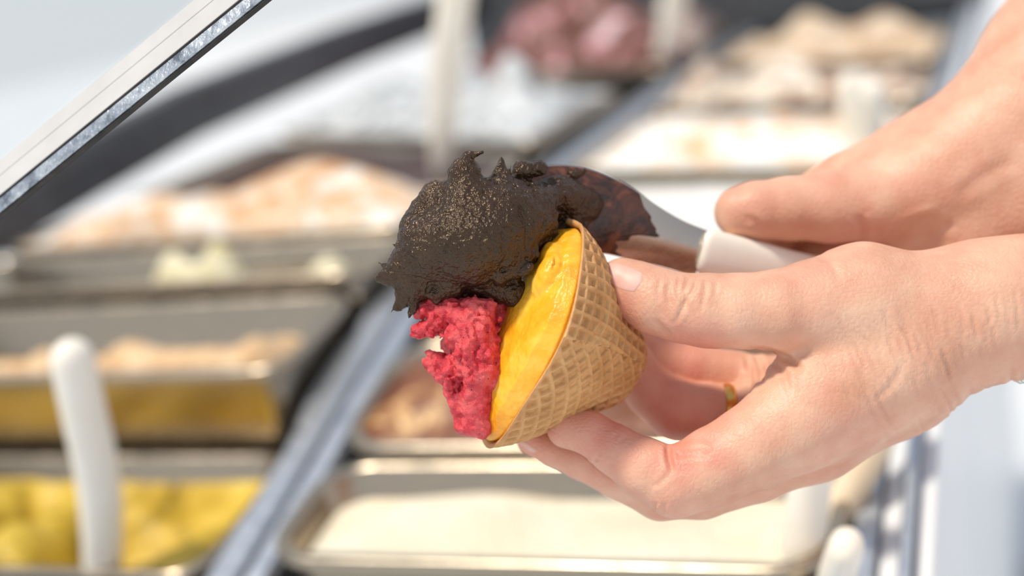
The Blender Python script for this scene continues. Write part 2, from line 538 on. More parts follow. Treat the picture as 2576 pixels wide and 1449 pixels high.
G['stracciatella'] = gelato('stracciatella_gelato', [(.32, s2l(96, 88, 86)), (.44, s2l(176, 180, 182)), (.58, s2l(222, 226, 228))], 20, dist=2)
G['berry'] = gelato('berry_chocolate_gelato', [(.36, s2l(78, 40, 27)), (.54, s2l(112, 64, 48)), (.61, s2l(208, 148, 158)), (.68, s2l(240, 222, 224))], 15, dist=.8)
G['vanilla'] = gelato('vanilla_gelato', [(.3, s2l(238, 224, 192)), (.7, s2l(246, 239, 222))], 12)
G['brownie'] = gelato('brownie_gelato', [(.42, s2l(112, 62, 36)), (.54, s2l(140, 88, 56)), (.60, s2l(232, 190, 130)), (.75, s2l(242, 212, 164))], 16, dist=.6)
G['milk'] = gelato('milk_gelato', [(.3, s2l(228, 226, 220)), (.7, s2l(240, 239, 235))], 12)
G['peach'] = gelato('peach_ripple_gelato', [(.34, s2l(236, 160, 96)), (.43, s2l(250, 222, 190)), (.5, s2l(250, 247, 241))], 16, dist=1.4)
G['mixed'] = gelato('praline_gelato', [(.34, s2l(96, 64, 48)), (.46, s2l(180, 146, 120)), (.55, s2l(232, 220, 202)), (.7, s2l(246, 242, 230))], 19, dist=1.2)
G['coffee'] = gelato('coffee_cream_gelato', [(.35, s2l(172, 134, 98)), (.5, s2l(210, 184, 152)), (.7, s2l(234, 220, 200))], 17)
G['mauve'] = gelato('mauve_gelato', [(.3, s2l(130, 110, 106)), (.7, s2l(176, 158, 152))], 15)

LU0, LU1, RU0, RU1 = -.915, -.476, -.428, -.102
t = Tub(LU0, LU1 - .007, .662, .805, -.346, -.322, .11, 'steel tub of mustard yellow gelato, nearest in the left column')
t.fill(G['pistachio'], 'mustard yellow gelato scraped into hollows in the nearest left tub', -.016, [(.44, .0, .14, .7, -.046), (.08, .1, .05, .8, -.045), (.64, .35, .2, .5, -.034), (.84, -.1, .10, .8, .012), (.25, -.5, .15, .4, .016), (-.1, -.1, .2, .7, .012), (-.6, .2, .4, .8, .01)], .011, .05, 3, .1)
t = Tub(LU0, LU1 - .006, .800, .926, -.262, -.242, .085, 'steel tub with tan gelato, second in the left column', .028)
t.fill(G['hazelnut'], 'tan gelato lying low in the second left tub', -.040, [(-.05, -.35, .12, .5, .034), (.30, -.35, .18, .5, .042), (.62, -.5, .2, .5, .034), (-.4, -.4, .2, .5, .03), (.8, .1, .1, .7, .03)], .009, .05, 9)
t = Tub(LU0, LU1 - .004, .930, 1.044, -.230, -.226, .08, 'steel tub with pale yellow heaps, third in the left column', .028)
t.fill(G['almond'], 'pale yellow gelato in small heaps in the third left tub', -.046, [(.13, -.35, .09, .35, .036), (.35, -.3, .09, .35, .042), (.76, -.1, .14, .5, .046), (.24, -.45, .2, .4, .030), (.95, .3, .07, .5, .05)], .012, .03, 21)
t = Tub(LU0, LU1 - .010, 1.048, 1.171, -.219, -.218, .08, 'steel tub heaped with tan and white swirls, fourth in the left column', .028)
t.fill(G['caramel'], 'tan and white swirled gelato heaped over the rim of its tub', -.004, [(-.5, 0, .4, .8, .022), (.1, .2, .3, .7, .030), (.55, .3, .3, .7, .036), (-.1, -.5, .5, .4, .014)], .013, .05, 5, .15)
t = Tub(LU0, LU1 + .002, 1.175, 1.322, -.217, -.212, .09, 'steel tub with dark brown gelato, fifth in the left column', kf=-.12, kb=-.6)
t.fill(G['dark'], 'dark brown gelato sunk in its tub', -.012, [(.0, .8, 1.2, .5, .012)], .006, .05, 6, .3)
t = Tub(LU0, LU1 + .002, 1.338, 1.68, -.205, -.205, .09, 'steel tub with dark flecked white gelato, sixth in the left column', kf=-.6, kb=-.55)
t.fill(G['stracciatella'], 'white gelato with dark flecks heaped in the sixth left tub', .0, [(-.45, .1, .3, .7, .03), (.15, .1, .2, .6, .045), (.62, -.1, .2, .5, .055), (.92, .0, .08, .6, .03)], .018, .06, 8, .1)
t = Tub(LU0, LU1 + .004, 1.89, 2.14, -.205, -.205, .09, 'steel tub of brown and pink gelato, farthest in the left column', kf=-.53, kb=-.5)
t.fill(G['berry'], 'brown gelato heaped high with pink and cream swirls', .0, [(-.2, .1, .3, .7, .08), (.3, .2, .35, .6, .10), (.7, -.1, .2, .6, .05)], .016, .09, 11, .1)
t = Tub(-.75, LU1, 2.17, 2.42, -.205, -.205, .09, 'steel tub at the dark back frame, behind the brown and pink gelato', kf=-.5)
t.fill(G['mauve'], 'greyish mauve gelato by the dark back frame', .0, [(.5, 0, .5, .7, .05), (-.4, 0, .4, .6, .05)], .012, .08, 12, .1)

t = Tub(RU0, RU1, 0.640, .745, -.322, -.304, .10, 'steel tub with smooth cream gelato, nearest in the right column', .035)
t.fill(G['vanilla'], 'smooth cream coloured gelato in the nearest right tub', -.020, [(-.35, .2, .3, .7, .012), (.3, -.3, .35, .6, .014), (.75, .1, .2, .8, .010)], .004, .08, 14)
t = Tub(RU0, RU1, .748, .872, -.298, -.266, .09, 'steel tub with brown gelato and beige chunks, second in the right column', .035)
t.fill(G['brownie'], 'brown gelato with beige chunks behind the cone', -.008, [(-.6, .1, .3, .6, .022), (.1, .1, .4, .7, .022)], .008, .035, 15, .1)
t = Tub(RU0, RU1, 0.890, 1.155, -.256, -.231, .09, 'steel tub with plain white gelato, third in the right column', .035, kb=-.28)
t.fill(G['milk'], 'plain white gelato behind the metal spatula', -.004, [(0, -.2, .6, .7, .012), (-.5, .2, .4, .6, .008)], .006, .06, 16, .1)
t = Tub(RU0, RU1, 1.165, 1.45, -.224, -.222, .09, 'steel tub with white and orange ripples, fourth in the right column', .035, kf=-.29, kb=-.42)
t.fill(G['peach'], 'white gelato with orange ripples in front of the twin white handles', -.008, [(-.5, -.1, .3, .7, .018), (.2, .0, .5, .6, .016)], .010, .06, 18, .1)
t = Tub(RU0, RU1, 1.485, 1.72, -.220, -.219, .09, 'steel tub with cream and brown heaps, fifth in the right column', .035, kf=-.41, kb=-.52)
t.fill(G['mixed'], 'mixed cream and brown gelato heaped behind the twin white handles', -.006, [(-.68, -.2, .17, .5, .045), (-.1, .0, .25, .5, .036), (.45, -.2, .3, .5, .025)], .016, .06, 19, .1)
t = Tub(RU0, RU1, 1.775, 2.08, -.214, -.212, .09, 'steel tub with beige gelato, farthest in the right column', .035, kf=-.55, kb=-.55)
t.fill(G['coffee'], 'beige gelato heaped in long mounds near the back', -.004, [(-.15, -.1, .3, .6, .045), (.5, .0, .3, .6, .04)], .012, .08, 20, .1)

# ------------------------------------------------------------------ serving spatulas standing in the tubs
def serving(pts, radii, label, mat=None, flat=.85, group='white serving spatulas standing in the tubs'):
    """pts (px, py, metres) from the top of the handle down to where it enters the gelato"""
    P = spline([at(*p) for p in pts], 16); R = np.interp(np.linspace(0, 1, 16), np.linspace(0, 1, len(radii)), radii)
    e = empty('serving_spatula', P[-1], label, 'spatula', group)
    mesh_obj('handle', *tube(P, R, 18, flat=flat), mat or M_HANDLE, e)
    d = P[-1] - P[-2]; d /= np.linalg.norm(d)
    side = np.cross(d, cw([0, 0, 1])); side /= np.linalg.norm(side); th = np.cross(side, d)
    rings = []
    for k, (l, w, h) in enumerate([(0, .006, .003), (.010, .007, .0015), (.02, .013, .0009), (.035, .014, .0008), (.045, .012, .0006)]):
        c = P[-1] + d * l
        rings.append(np.array([c + side * w + th * h, c - side * w + th * h, c - side * w - th * h, c + side * w - th * h]))
    mesh_obj('blade', *loft(rings), M_BLADE, e, smooth=False)
    return e
serving([(182, 905, .835), (212, 1040, .85), (243, 1180, .868), (257, 1320, .885), (259, 1440, .90)], [.0132, .0138, .0142, .0140, .0136], 'curved white spatula handle standing in the mustard yellow gelato')
serving([(1158, -90, 1.36), (1138, 60, 1.37), (1120, 200, 1.38), (1112, 330, 1.39), (1106, 430, 1.40)], [.017, .0175, .017, .0150, .008], 'tapering white spatula standing in the dark brown tub behind the dark scoop', flat=.4)
serving([(1720, -110, 1.95), (1700, -20, 1.96), (1685, 60, 1.97), (1670, 120, 1.98)], [.022, .023, .022, .018], 'white spatula standing in the brown and pink heap', flat=.6)
serving([(2138, 215, 1.215), (2146, 290, 1.225), (2156, 380, 1.24)], [.0115, .012, .012], 'left one of twin white spatula handles above the wrist')
serving([(2192, 232, 1.165), (2194, 300, 1.18), (2196, 385, 1.195)], [.0115, .012, .012], 'right one of twin white spatula handles above the wrist')
serving([(2062, 1010, .70), (2048, 1130, .71), (2030, 1280, .72), (2014, 1470, .73)], [.0112, .0116, .0120, .0122], 'thick straight white spatula handle below the hand holding the cone')
serving([(2128, 1378, .645), (2108, 1440, .66), (2078, 1540, .69), (2044, 1640, .72)], [.0097, .0102, .0106, .0105], 'glossy white spatula handle tip in the bottom right, nearest the camera')
serving([(2262, 930, .765), (2230, 1050, .76), (2150, 1212, .757), (2062, 1376, .755)], [.0105, .011, .011, .0105], 'cream coloured spatula handle leaning beside the right edge', M_HANDLE_CREAM)

# ------------------------------------------------------------------ raised glass lid at the left
lid = empty('glass_lid', at(320, 260, .52), 'raised glass lid with a metal edge at the upper left', 'lid')
A0, A1 = at(-260, 762, .545), at(1000, -258, .475)          # along the lower edge of the trim
la = A1 - A0; la /= np.linalg.norm(la)
lb = at(-260, -500, .66) - A0; lb -= la * (lb @ la); lb /= np.linalg.norm(lb)  # up the pane
ln = np.cross(la, lb)
if ln @ cw([0, 0, 1]) > 0: ln = -ln                          # towards the camera
LL = np.linalg.norm(A1 - A0)
def slab(a0, a1, b0, b1, n0, n1, bev=.0006):
    def ring(a, i):
        p = [(b0 + bev, n0 + i), (b1 - bev, n0 + i), (b1 - i, n0 + bev), (b1 - i, n1 - bev), (b1 - bev, n1 - i), (b0 + bev, n1 - i), (b0 + i, n1 - bev), (b0 + i, n0 + bev)]
        return np.array([A0 + la * a + lb * bb + ln * nn for bb, nn in p])
    return loft([ring(a0, 0), ring(a1, 0)])
m = Mat('lid_trim_metal', s2l(176, 184, 192), .35, .9)
m.to(m.ramp(m.noise(90, 5, .7), [(.35, s2l(120, 128, 138)), (.5, s2l(186, 194, 202)), (.65, s2l(226, 230, 234))]), 'Base Color'); m.bump(m.noise(300, 3), .0006); M_TRIM = m.m
m = Mat('lid_seal_black', s2l(44, 40, 38), .5); m.to(m.ramp(m.noise(120, 3), [(.3, s2l(30, 28, 27)), (.7, s2l(62, 56, 50))]), 'Base Color'); M_SEAL = m.m
m = Mat('lid_border_white', s2l(206, 204, 203), .4); m.to(m.ramp(m.noise(50, 3), [(.3, s2l(198, 196, 195)), (.7, s2l(210, 208, 207))]), 'Base Color'); M_BORDER = m.m
gm = bpy.data.materials.new('lid_glass'); gm.use_nodes = True
gn, gl = gm.node_tree.nodes, gm.node_tree.links; gn.clear()
go = gn.new('ShaderNodeOutputMaterial'); gt = gn.new('ShaderNodeBsdfTransparent'); gg = gn.new('ShaderNodeBsdfGlossy'); gx = gn.new('ShaderNodeMixShader'); gf = gn.new('ShaderNodeValue')
gt.inputs[0].default_value = (.96, .98, .98, 1); gg.inputs['Roughness'].default_value = .02; gf.outputs[0].default_value = .07
gl.new(gf.outputs[0], gx.inputs[0]); gl.new(gt.outputs[0], gx.inputs[1]); gl.new(gg.outputs[0], gx.inputs[2]); gl.new(gx.outputs[0], go.inputs[0])
def lidpart(name, args, mat, label=None):
    o = mesh_obj(name, *slab(*args), mat, lid, smooth=False)
    if label: o['label'] = label
lidpart('seal', (0, LL, 0, .0010, -.0008, .0012), M_SEAL, 'thin black seal under the metal edge')
lidpart('metal_edge', (0, LL, .0011, .0068, -.0012, .0022), M_TRIM, 'scratched bright metal edge')
lidpart('seal', (0, LL, .0069, .0079, -.0012, .0022), M_SEAL, 'dark line above the metal edge')
lidpart('border_band', (0, LL, .0080, .017, -.003, .0015), M_BORDER, 'greyish white border band')
lidpart('inner_band', (0, LL, .0171, .0245, -.003, .0008), M_BORDER, 'paler inner border band')
lidpart('pane', (0, LL, .0246, .26, -.003, .001), gm)

# ------------------------------------------------------------------ waffle cone
CM = q(1328, 830, 170); ca = math.radians(14)
CA = np.array([.9255 * math.cos(ca), .3788 * math.cos(ca), math.sin(ca)])
C1 = np.array([-.3788, .9255, 0.])
C2 = np.array([.9255 * math.sin(ca), .3788 * math.sin(ca), -math.cos(ca)])
KC = 1 + 170 / FPX
prof = np.array([(0, 300), (40, 283), (80, 258), (120, 226), (160, 192), (200, 158), (235, 131), (262, 113), (284, 96), (300, 70), (308, 38), (311, 4)]) * KC
pl = np.concatenate([[0], np.cumsum(np.linalg.norm(np.diff(prof, axis=0), axis=1))])
NT, NS = 620, 150
tt = np.linspace(0, 2 * math.pi, NT, endpoint=False)
ll = np.linspace(0, pl[-1], NS)
sp = np.interp(ll, pl, prof[:, 0]); rp = np.interp(ll, pl, prof[:, 1])
for _ in range(6):
    sp[1:-1] = (sp[:-2] + sp[1:-1] * 2 + sp[2:]) / 4; rp[1:-1] = (rp[:-2] + rp[1:-1] * 2 + rp[2:]) / 4
T, Lg = np.meshgrid(tt, ll); SS = np.repeat(sp[:, None], NT, 1); RR = np.repeat(rp[:, None], NT, 1)
dsp, drp = np.gradient(sp), np.gradient(rp)
nrm_r = np.repeat((dsp / np.hypot(dsp, drp))[:, None], NT, 1); nrm_s = np.repeat((-drp / np.hypot(dsp, drp))[:, None], NT, 1)
seam = math.radians(94) + .0006 * Lg                      # where the rolled wafer overlaps itself
up_ = (T > seam) & (T < seam + 2.6)
beta = .60
rho = (pl[-1] + 70 - Lg); phi = (T - seam) * beta
X0, Y0 = rho * np.cos(phi), rho * np.sin(phi)
def grid_d(X, Y, ang, sp_):
    c, s = math.cos(ang), math.sin(ang); a = (X * c + Y * s) / sp_; b = (-X * s + Y * c) / sp_
    a = np.abs(a - np.round(a)) * sp_; b = np.abs(b - np.round(b)) * sp_
    return a, b
wob = 3.0 * vnoise(np.stack([X0, Y0, X0 * 0], -1), 60, 5)
a1, b1 = grid_d(X0 + wob, Y0 - wob, math.radians(40), 37)
a2, b2 = grid_d(X0 + wob, Y0 - wob, math.radians(8), 36)
dd = np.where(up_, np.minimum(a2, b2), np.minimum(a1, b1))
sm = lambda x, a, b: (lambda t: t * t * (3 - 2 * t))(np.clip((x - a) / (b - a), 0, 1))
pit = sm(dd, 2.2, 11)
fade = sm(Lg, 3, 20)
disp = -13.0 * pit * fade * (1 - .45 * sm(Lg, pl[-1] - 70, pl[-1] - 10)) + 1.1 * vnoise(np.stack([X0, Y0, X0 * 0], -1), 7, 9)
disp += np.where(up_, 7 * np.exp(-(T - seam) * RR / 60.), 0)              # overlapping layer stands proud
disp += -10 * np.exp(-(((T - seam) * RR - 24) / 16) ** 2 - ((Lg - 120) / 46) ** 2)     # pinch beside the seam
disp += -8 * np.exp(-(((T - seam) * RR + 16) / 10) ** 2 - ((Lg - 90) / 60) ** 2)
und = 9 * np.sin(3 * T + .8) * (1 - Lg / pl[-1]) + 5 * np.sin(5 * T) * (1 - Lg / pl[-1])
tipf = 26 * np.exp(-((T - math.radians(176)) / .10) ** 2) * np.exp(-Lg / 26)           # raised tip of the wafer at the rim
Rq = RR + und + disp * nrm_r; Sq = SS + disp * nrm_s - tipf + 5 * np.sin(4 * T + 1) * np.exp(-Lg / 40)
outer = CM + Sq[..., None] * CA + Rq[..., None] * (np.cos(T)[..., None] * C1 + np.sin(T)[..., None] * C2)
NI = 14
li = np.linspace(0, pl[-1] * .9, NI); si = np.interp(li, ll, sp); ri = np.interp(li, ll, rp) - 13
inner = []
for s_, r_, l_ in zip(si, ri, li):
    w = 1 - l_ / pl[-1]; rr_ = r_ + (9 * np.sin(3 * tt + .8) + 5 * np.sin(5 * tt)) * w
    s2 = s_ + 5 * np.sin(4 * tt + 1) * math.exp(-l_ / 40) - 26 * np.exp(-((tt - math.radians(176)) / .10) ** 2) * math.exp(-l_ / 26)
    inner.append(CM + np.outer(s2 + (5 if l_ > 0 else 1), CA) + (np.outer(np.cos(tt), C1) + np.outer(np.sin(tt), C2)) * rr_[:, None])
Vc = np.concatenate([np.concatenate(inner[::-1]), outer.reshape(-1, 3)])
nr = NI + NS; ii = np.arange(nr - 1)[:, None] * NT; jj = np.arange(NT)[None]; j2 = (jj + 1) % NT
Fc = np.stack([ii + jj, ii + j2, ii + j2 + NT, ii + jj + NT], -1).reshape(-1, 4)
Vc = np.vstack([Vc, Vc[:NT].mean(0), Vc[(nr - 1) * NT:nr * NT].mean(0)])
k0 = nr * NT; l0 = (nr - 1) * NT
F3 = [(k0, (j + 1) % NT, j) for j in range(NT)] + [(k0 + 1, l0 + j, l0 + (j + 1) % NT) for j in range(NT)]
m = Mat('waffle_wafer', s2l(214, 162, 104), .55, Subsurface_Weight=.08, Subsurface_Scale=.002)
c0 = m.ramp(m.noise(70, 5, .6), [(.3, s2l(190, 136, 80)), (.55, s2l(213, 162, 105)), (.75, s2l(227, 181, 124))])
m.to(m.mix(c0, s2l(172, 112, 60), m.ramp(m.noise(420, 3, .6), [(.55, (0, 0, 0)), (.75, (.5, .5, .5))])), 'Base Color')
m.bump(m.noise(900, 4), .0004, .6); M_WAFFLE = m.m
Wc = px_world(Vc)
cone = mesh_obj('waffle_cone', Wc, [tuple(f) for f in Fc] + F3, M_WAFFLE)
tag(cone, 'crisp golden waffle cone with a diamond grid held between thumb and fingers', 'cone')

# ------------------------------------------------------------------ the three gelato scoops on the cone
def sculpt(model, lo, hi, h, terms, band, calm=None, rel=0):
    D = model.grid(lo, hi, h)
    D = add_noise(D, model, terms, band, calm)
    V, F = surface_nets(D, model.lo, h)
    V, F = keep_largest(V, F)
    if rel: V = relax(V, F, rel)
    return V, F

# mango: fills the mouth of the cone and domes out of it
mm = Model(); mm.K = 1
ax = np.stack([CA, C1, C2])
mm.core = [(ellip(CM + CA * 30, (128, 318, 318), ax), 0),
           (ellip(CM - C1 * 140 + C2 * 170 - CA * 52, (34, 66, 48), ax), 8), (ellip(CM - C1 * 196 + C2 * 118 - CA * 46, (28, 36, 46), ax), 8),
           (rcone(q(1262, 800, -60), q(1264, 905, -60), 24, 20), 12)]
lo, hi = CM - 330, CM + 330
Vg, Fg = sculpt(mm, q(1090, 540, -190), q(1470, 1130, 470), 4.5, [(90, 5, 1, 0), (34, 2.4, 2, 0), (12, 1.8, 3, 0)], 30)
# keep it inside the wafer: pull anything beyond the inner wall back
Lc = Vg - CM; sA = Lc @ CA; rv = Lc - sA[:, None] * CA; rr = np.linalg.norm(rv, axis=1)
lim = np.interp(np.clip(sA, 0, 300), sp, rp) - 19
ang_ = np.arctan2(rv @ C2, rv @ C1)
lim = lim + (9 * np.sin(3 * ang_ + .8) + 5 * np.sin(5 * ang_)) * (1 - np.clip(sA, 0, 300) / 310)
lim = np.where(sA < 0, lim + sA * .55, lim)
f_ = np.where((sA > -60) & (rr > lim), lim / np.maximum(rr, 1), 1)
Vg = CM + sA[:, None] * CA + rv * f_[:, None]
m = Mat('mango_sorbet', s2l(255, 196, 40), .32, Subsurface_Weight=.25, Subsurface_Scale=.004, Subsurface_Radius=(1, .5, .1))
m.to(m.ramp(m.noise(60, 5, .6, dist=.6), [(.3, s2l(246, 156, 16)), (.5, s2l(254, 184, 42)), (.72, s2l(255, 206, 90))]), 'Base Color')
m.bump(m.noise(500, 4), .0007, .6); M_MANGO = m.m
tag(mesh_obj('gelato_scoop', px_world(Vg), Fg, M_MANGO), 'smooth bright yellow gelato filling the mouth of the waffle cone', 'gelato')

# raspberry: crumbly scoop hanging out of the mouth
rm = Model(); rm.K = 1
def rc(x0, y0, z0, r0, x1, y1, z1, r1): return rcone(q(x0, y0, z0), q(x1, y1, z1), r0, r1)
rm.core = [(rc(1075, 782, 70, 34, 1205, 800, 30, 52), 10), (rc(1052, 836, 60, 26, 1092, 812, 60, 34), 8),
           (rc(1190, 830, 40, 66, 1205, 920, 30, 58), 14), (rc(1150, 850, 50, 40, 1190, 850, 40, 50), 10),
           (rc(1205, 920, 40, 58, 1200, 1040, 60, 42), 14), (rc(1088, 905, 80, 26, 1135, 930, 70, 42), 8),
           (rc(1135, 930, 70, 38, 1178, 1060, 80, 36), 12), (rc(1172, 1066, 70, 34, 1212, 1068, 70, 38), 8),
           (rc(1225, 800, 120, 70, 1215, 1010, 150, 60), 20), (rc(1074, 884, 80, 14, 1092, 900, 80, 22), 6),
           (rc(1220, 850, 180, 120, 1230, 960, 180, 90), 20), (rc(1110, 775, 90, 36, 1230, 770, 90, 40), 12), (rc(1235, 850, 30, 30, 1246, 960, 30, 24), 10)]
rm.cuts = [(rc(1058, 868, 40, 9, 1112, 862, 60, 10), 8), (rc(1172, 925, -40, 10, 1182, 985, -30, 7), 10)]
Vr, Fr = sculpt(rm, q(985, 715, -90), q(1330, 1140, 330), 2.6, [(46, 8, 31, 1), (22, 6.5, 32, 1), (11, 5, 33, 0), (6, 3, 34, 0)], 40,
                calm=lambda P, sc: 1 - (.62 if sc > 7 else .35) * np.clip((P[:, 1] - (925 - CY) + .6 * (P[:, 0] + 110)) / 60, 0, 1) * (vnoise(P, 60, 77) > -.35))
m = Mat('raspberry_sorbet', s2l(222, 66, 78), .29, Subsurface_Weight=.22, Subsurface_Scale=.003, Subsurface_Radius=(1, .2, .2))
c0 = m.ramp(m.noise(110, 5, .65), [(.32, s2l(168, 16, 36)), (.45, s2l(217, 58, 70)), (.66, s2l(240, 106, 106))])
m.to(m.mix(c0, s2l(84, 10, 26), m.ramp(m.voronoi(330), [(.06, (.9, .9, .9)), (.13, (0, 0, 0))])), 'Base Color')
m.bump(m.noise(700, 4, .7), .0012, .8); M_RASP = m.m
tag(mesh_obj('gelato_scoop', px_world(Vr), Fr, M_RASP), 'crumbly red gelato hanging out of the left of the cone', 'gelato')

# chocolate: big smeared lump pulled up into points
cm = Model(); cm.K = 1
cm.core = [(ellip(q(1175, 615, 60), (168, 112, 140)), 0), (rc(1185, 560, 40, 122, 1168, 440, 20, 44), 60), (rc(1168, 440, 20, 42, 1176, 398, 16, 16), 12),
           (rc(1184, 392, 16, 9, 1212, 384, 10, 4), 5),
           (rc(1060, 640, 50, 84, 990, 690, 50, 34), 40), (rc(985, 690, 50, 26, 950, 702, 50, 10), 12), (rc(1040, 720, 60, 50, 1002, 770, 60, 13), 24), (rc(1120, 720, 50, 50, 1100, 742, 40, 20), 20), (rc(1080, 738, 90, 30, 1240, 745, 90, 30), 16),
           (rc(1098, 478, 60, 12, 1094, 468, 60, 4), 8), (rc(1090, 500, 60, 40, 1050, 560, 60, 40), 30),
           (rc(1255, 470, 60, 40, 1262, 398, 60, 8), 16), (rc(1280, 560, 70, 110, 1400, 520, 190, 70), 40), (rc(1310, 430, 110, 24, 1358, 424, 120, 18), 10),
           (rc(1400, 500, 190, 62, 1470, 520, 235, 50), 30), (rc(1440, 440, 215, 16, 1470, 428, 225, 8), 8),
           (rc(1300, 640, 20, 60, 1345, 640, 10, 14), 22), (rc(1260, 690, 0, 26, 1330, 672, -10, 16), 14),
           (rc(1200, 715, 60, 34, 1290, 735, 50, 36), 20), (rc(1288, 735, 40, 22, 1292, 764, 40, 6), 8),
           (rc(1380, 600, 150, 60, 1440, 600, 230, 50), 30)]
for x0, y0, x1, y1, r0 in ((1084, 520, 1056, 494, 15), (1046, 566, 1012, 548, 14), (1012, 622, 978, 612, 14), (985, 672, 952, 660, 12), (965, 704, 934, 714, 11), (1010, 752, 984, 784, 13), (1040, 770, 1030, 800, 14),
                           (1150, 430, 1136, 424, 13), (1276, 452, 1284, 418, 12), (1335, 428, 1352, 404, 13), (1440, 434, 1452, 418, 8), (1104, 740, 1098, 756, 12), (1345, 655, 1362, 640, 8), (1215, 742, 1222, 760, 10)):
    cm.core.append((rc(x0, y0, 55, r0, x1, y1, 55, 3.5), 9))
cm.cuts = [(rc(1436, 522, 90, 36, 1424, 566, 130, 42), 22), (rc(1395, 450, 130, 14, 1330, 470, 60, 8), 16), (rc(1330, 520, -40, 18, 1352, 610, -60, 14), 26),
           (rc(1190, 716, -60, 16, 1270, 722, -60, 20), 12), (rc(1232, 420, 20, 10, 1246, 450, 10, 8), 10), (rc(1120, 1000, 0, 1, 1120, 1001, 0, 1), 0)]
Vh, Fh = sculpt(cm, q(905, 350, -130), q(1560, 815, 330), 3.2, [(80, 6, 41, 0), (26, 2.6, 42, 1), (10, 2.0, 43, 0), (6.5, 1.7, 44, 0)], 40)
m = Mat('dark_chocolate_scoop', s2l(48, 34, 27), .33, Specular_IOR_Level=.68, Specular_Tint=(1, .80, .58, 1))
m.to(m.ramp(m.noise(80, 4), [(.3, s2l(38, 23, 15)), (.7, s2l(56, 36, 25))]), 'Base Color')
m.bump(m.noise(820, 2, .5), .0010, 1.); M_CHOC = m.m
tag(mesh_obj('gelato_scoop', px_world(Vh), Fh, M_CHOC), 'glossy blackish brown gelato pulled into points on top of the cone', 'gelato')

# ------------------------------------------------------------------ metal spatula in the far hand
sp_e = empty('gelato_spatula', px_world(q(1750, 640, 360)), 'steel gelato spatula with a white handle, coated in chocolate', 'spatula')
# stations: centre px, z, half width, bow
ST = spline([(1250, 560, 165, 70, 10), (1330, 525, 190, 98, 20), (1430, 522, 222, 108, 30), (1530, 545, 262, 96, 34), (1610, 580, 300, 78, 36), (1690, 612, 336, 64, 40), (1768, 640, 372, 60, 44)], 40)
def blade_surface(off, i0=0, i1=40, v0=-1., v1=1., nv=25, ragged=None):
    rows = []
    for i in range(i0, i1):
        x, y, z, w, bow = ST[i]; tdir = ST[min(i + 1, 39)][:2] - ST[max(i - 1, 0)][:2]; tdir /= np.linalg.norm(tdir)
        nd = np.array([-tdir[1], tdir[0]])
        row = []
        for v in np.linspace(v0, v1, nv):
            c = q(x + nd[0] * w * v, y + nd[1] * w * v, z + bow * v * v * .6 - bow * .3 + off)
            row.append(c)
        rows.append(row)
    return np.array(rows)
fr, bk = blade_surface(-5), blade_surface(5)
def shell(A, B):
    n, k = A.shape[:2]; V = np.concatenate([A.reshape(-1, 3), B.reshape(-1, 3)]); F = []; o = n * k
    for i in range(n - 1):
        for j in range(k - 1):
            a = i * k + j; F.append((a, a + 1, a + k + 1, a + k)); F.append((o + a, o + a + k, o + a + k + 1, o + a + 1))
    for i in range(n - 1):
        a = i * k; F.append((a, a + k, o + a + k, o + a)); a = i * k + k - 1; F.append((a, o + a, o + a + k, a + k))
    for j in range(k - 1):
        F.append((j, o + j, o + j + 1, j + 1)); a = (n - 1) * k + j; F.append((a, a + 1, o + a + 1, o + a))
    return V, F
Vb, Fb = shell(fr, bk)
mesh_obj('blade', px_world(Vb), Fb, M_BLADE, sp_e, sharp=50)
# smear of chocolate on the blade with a ragged edge
iC = 31
f0 = blade_surface(-8, 4, iC, -.96, .97, 41)
n_, k_ = f0.shape[:2]
end = 20.5 + 5.5 * np.interp(np.linspace(-1, 1, k_), [-1, -.55, -.1, .25, .6, 1], [-.3, .35, 1.0, .1, -.25, .05]) + 1.2 * vnoise(np.stack([np.arange(k_) * 1., np.zeros(k_), np.zeros(k_)], -1), 3, 3)
film = []
for j in range(k_):
    t_ = np.linspace(0, 1, n_) * np.clip(end[j], 5, n_ - 1.01); i_ = np.floor(t_).astype(int); fr_ = (t_ - i_)[:, None]
    film.append(f0[i_, j] * (1 - fr_) + f0[np.minimum(i_ + 1, n_ - 1), j] * fr_)
film = np.stack(film, 1)
film[..., 2] -= 3 + 3.5 * vnoise(film, 26, 5) * np.linspace(1, .2, n_)[:, None]
fb = film.copy(); fb[..., 2] += 8
Vf, Ff = shell(film, fb)
m = Mat('chocolate_smear', s2l(84, 46, 32), .3, Specular_IOR_Level=.6)
m.to(m.ramp(m.noise(48, 4, .6, dist=2.2), [(.36, s2l(40, 25, 19)), (.5, s2l(86, 46, 31)), (.66, s2l(138, 80, 54))]), 'Base Color')
m.bump(m.noise(240, 4, dist=1), .001, .6); M_SMEAR = m.m
tag(mesh_obj('chocolate_smear', px_world(Vf), Ff, M_SMEAR, sp_e), 'thin brown smear of chocolate on the blade')
# handle: oval white plastic with a socket end
rings = []
HP = spline([(1762, 630, 372, 62), (1800, 640, 388, 66), (1900, 662, 430, 62), (2000, 682, 470, 56), (2150, 712, 530, 54), (2350, 750, 600, 52), (2460, 770, 640, 46)], 30)
for i, (x, y, z, r) in enumerate(HP):
    t = HP[min(i + 1, 29)] - HP[max(i - 1, 0)]; t2 = t[:2] / np.linalg.norm(t[:2]); nd = np.array([-t2[1], t2[0]])
    sc = [.82, .95, 1][min(i, 2)]
    sc *= 1 if i < 28 else (.8 if i == 28 else .45)
    a = np.linspace(0, 2 * math.pi, 28, endpoint=False)
    ca_, sa_ = np.sign(np.cos(a)) * np.abs(np.cos(a)) ** .8, np.sign(np.sin(a)) * np.abs(np.sin(a)) ** .8
    c = q(x, y, z)
    rings.append(c + np.stack([nd[0] * ca_ * r * sc, nd[1] * ca_ * r * sc, sa_ * r * .62 * sc], -1))
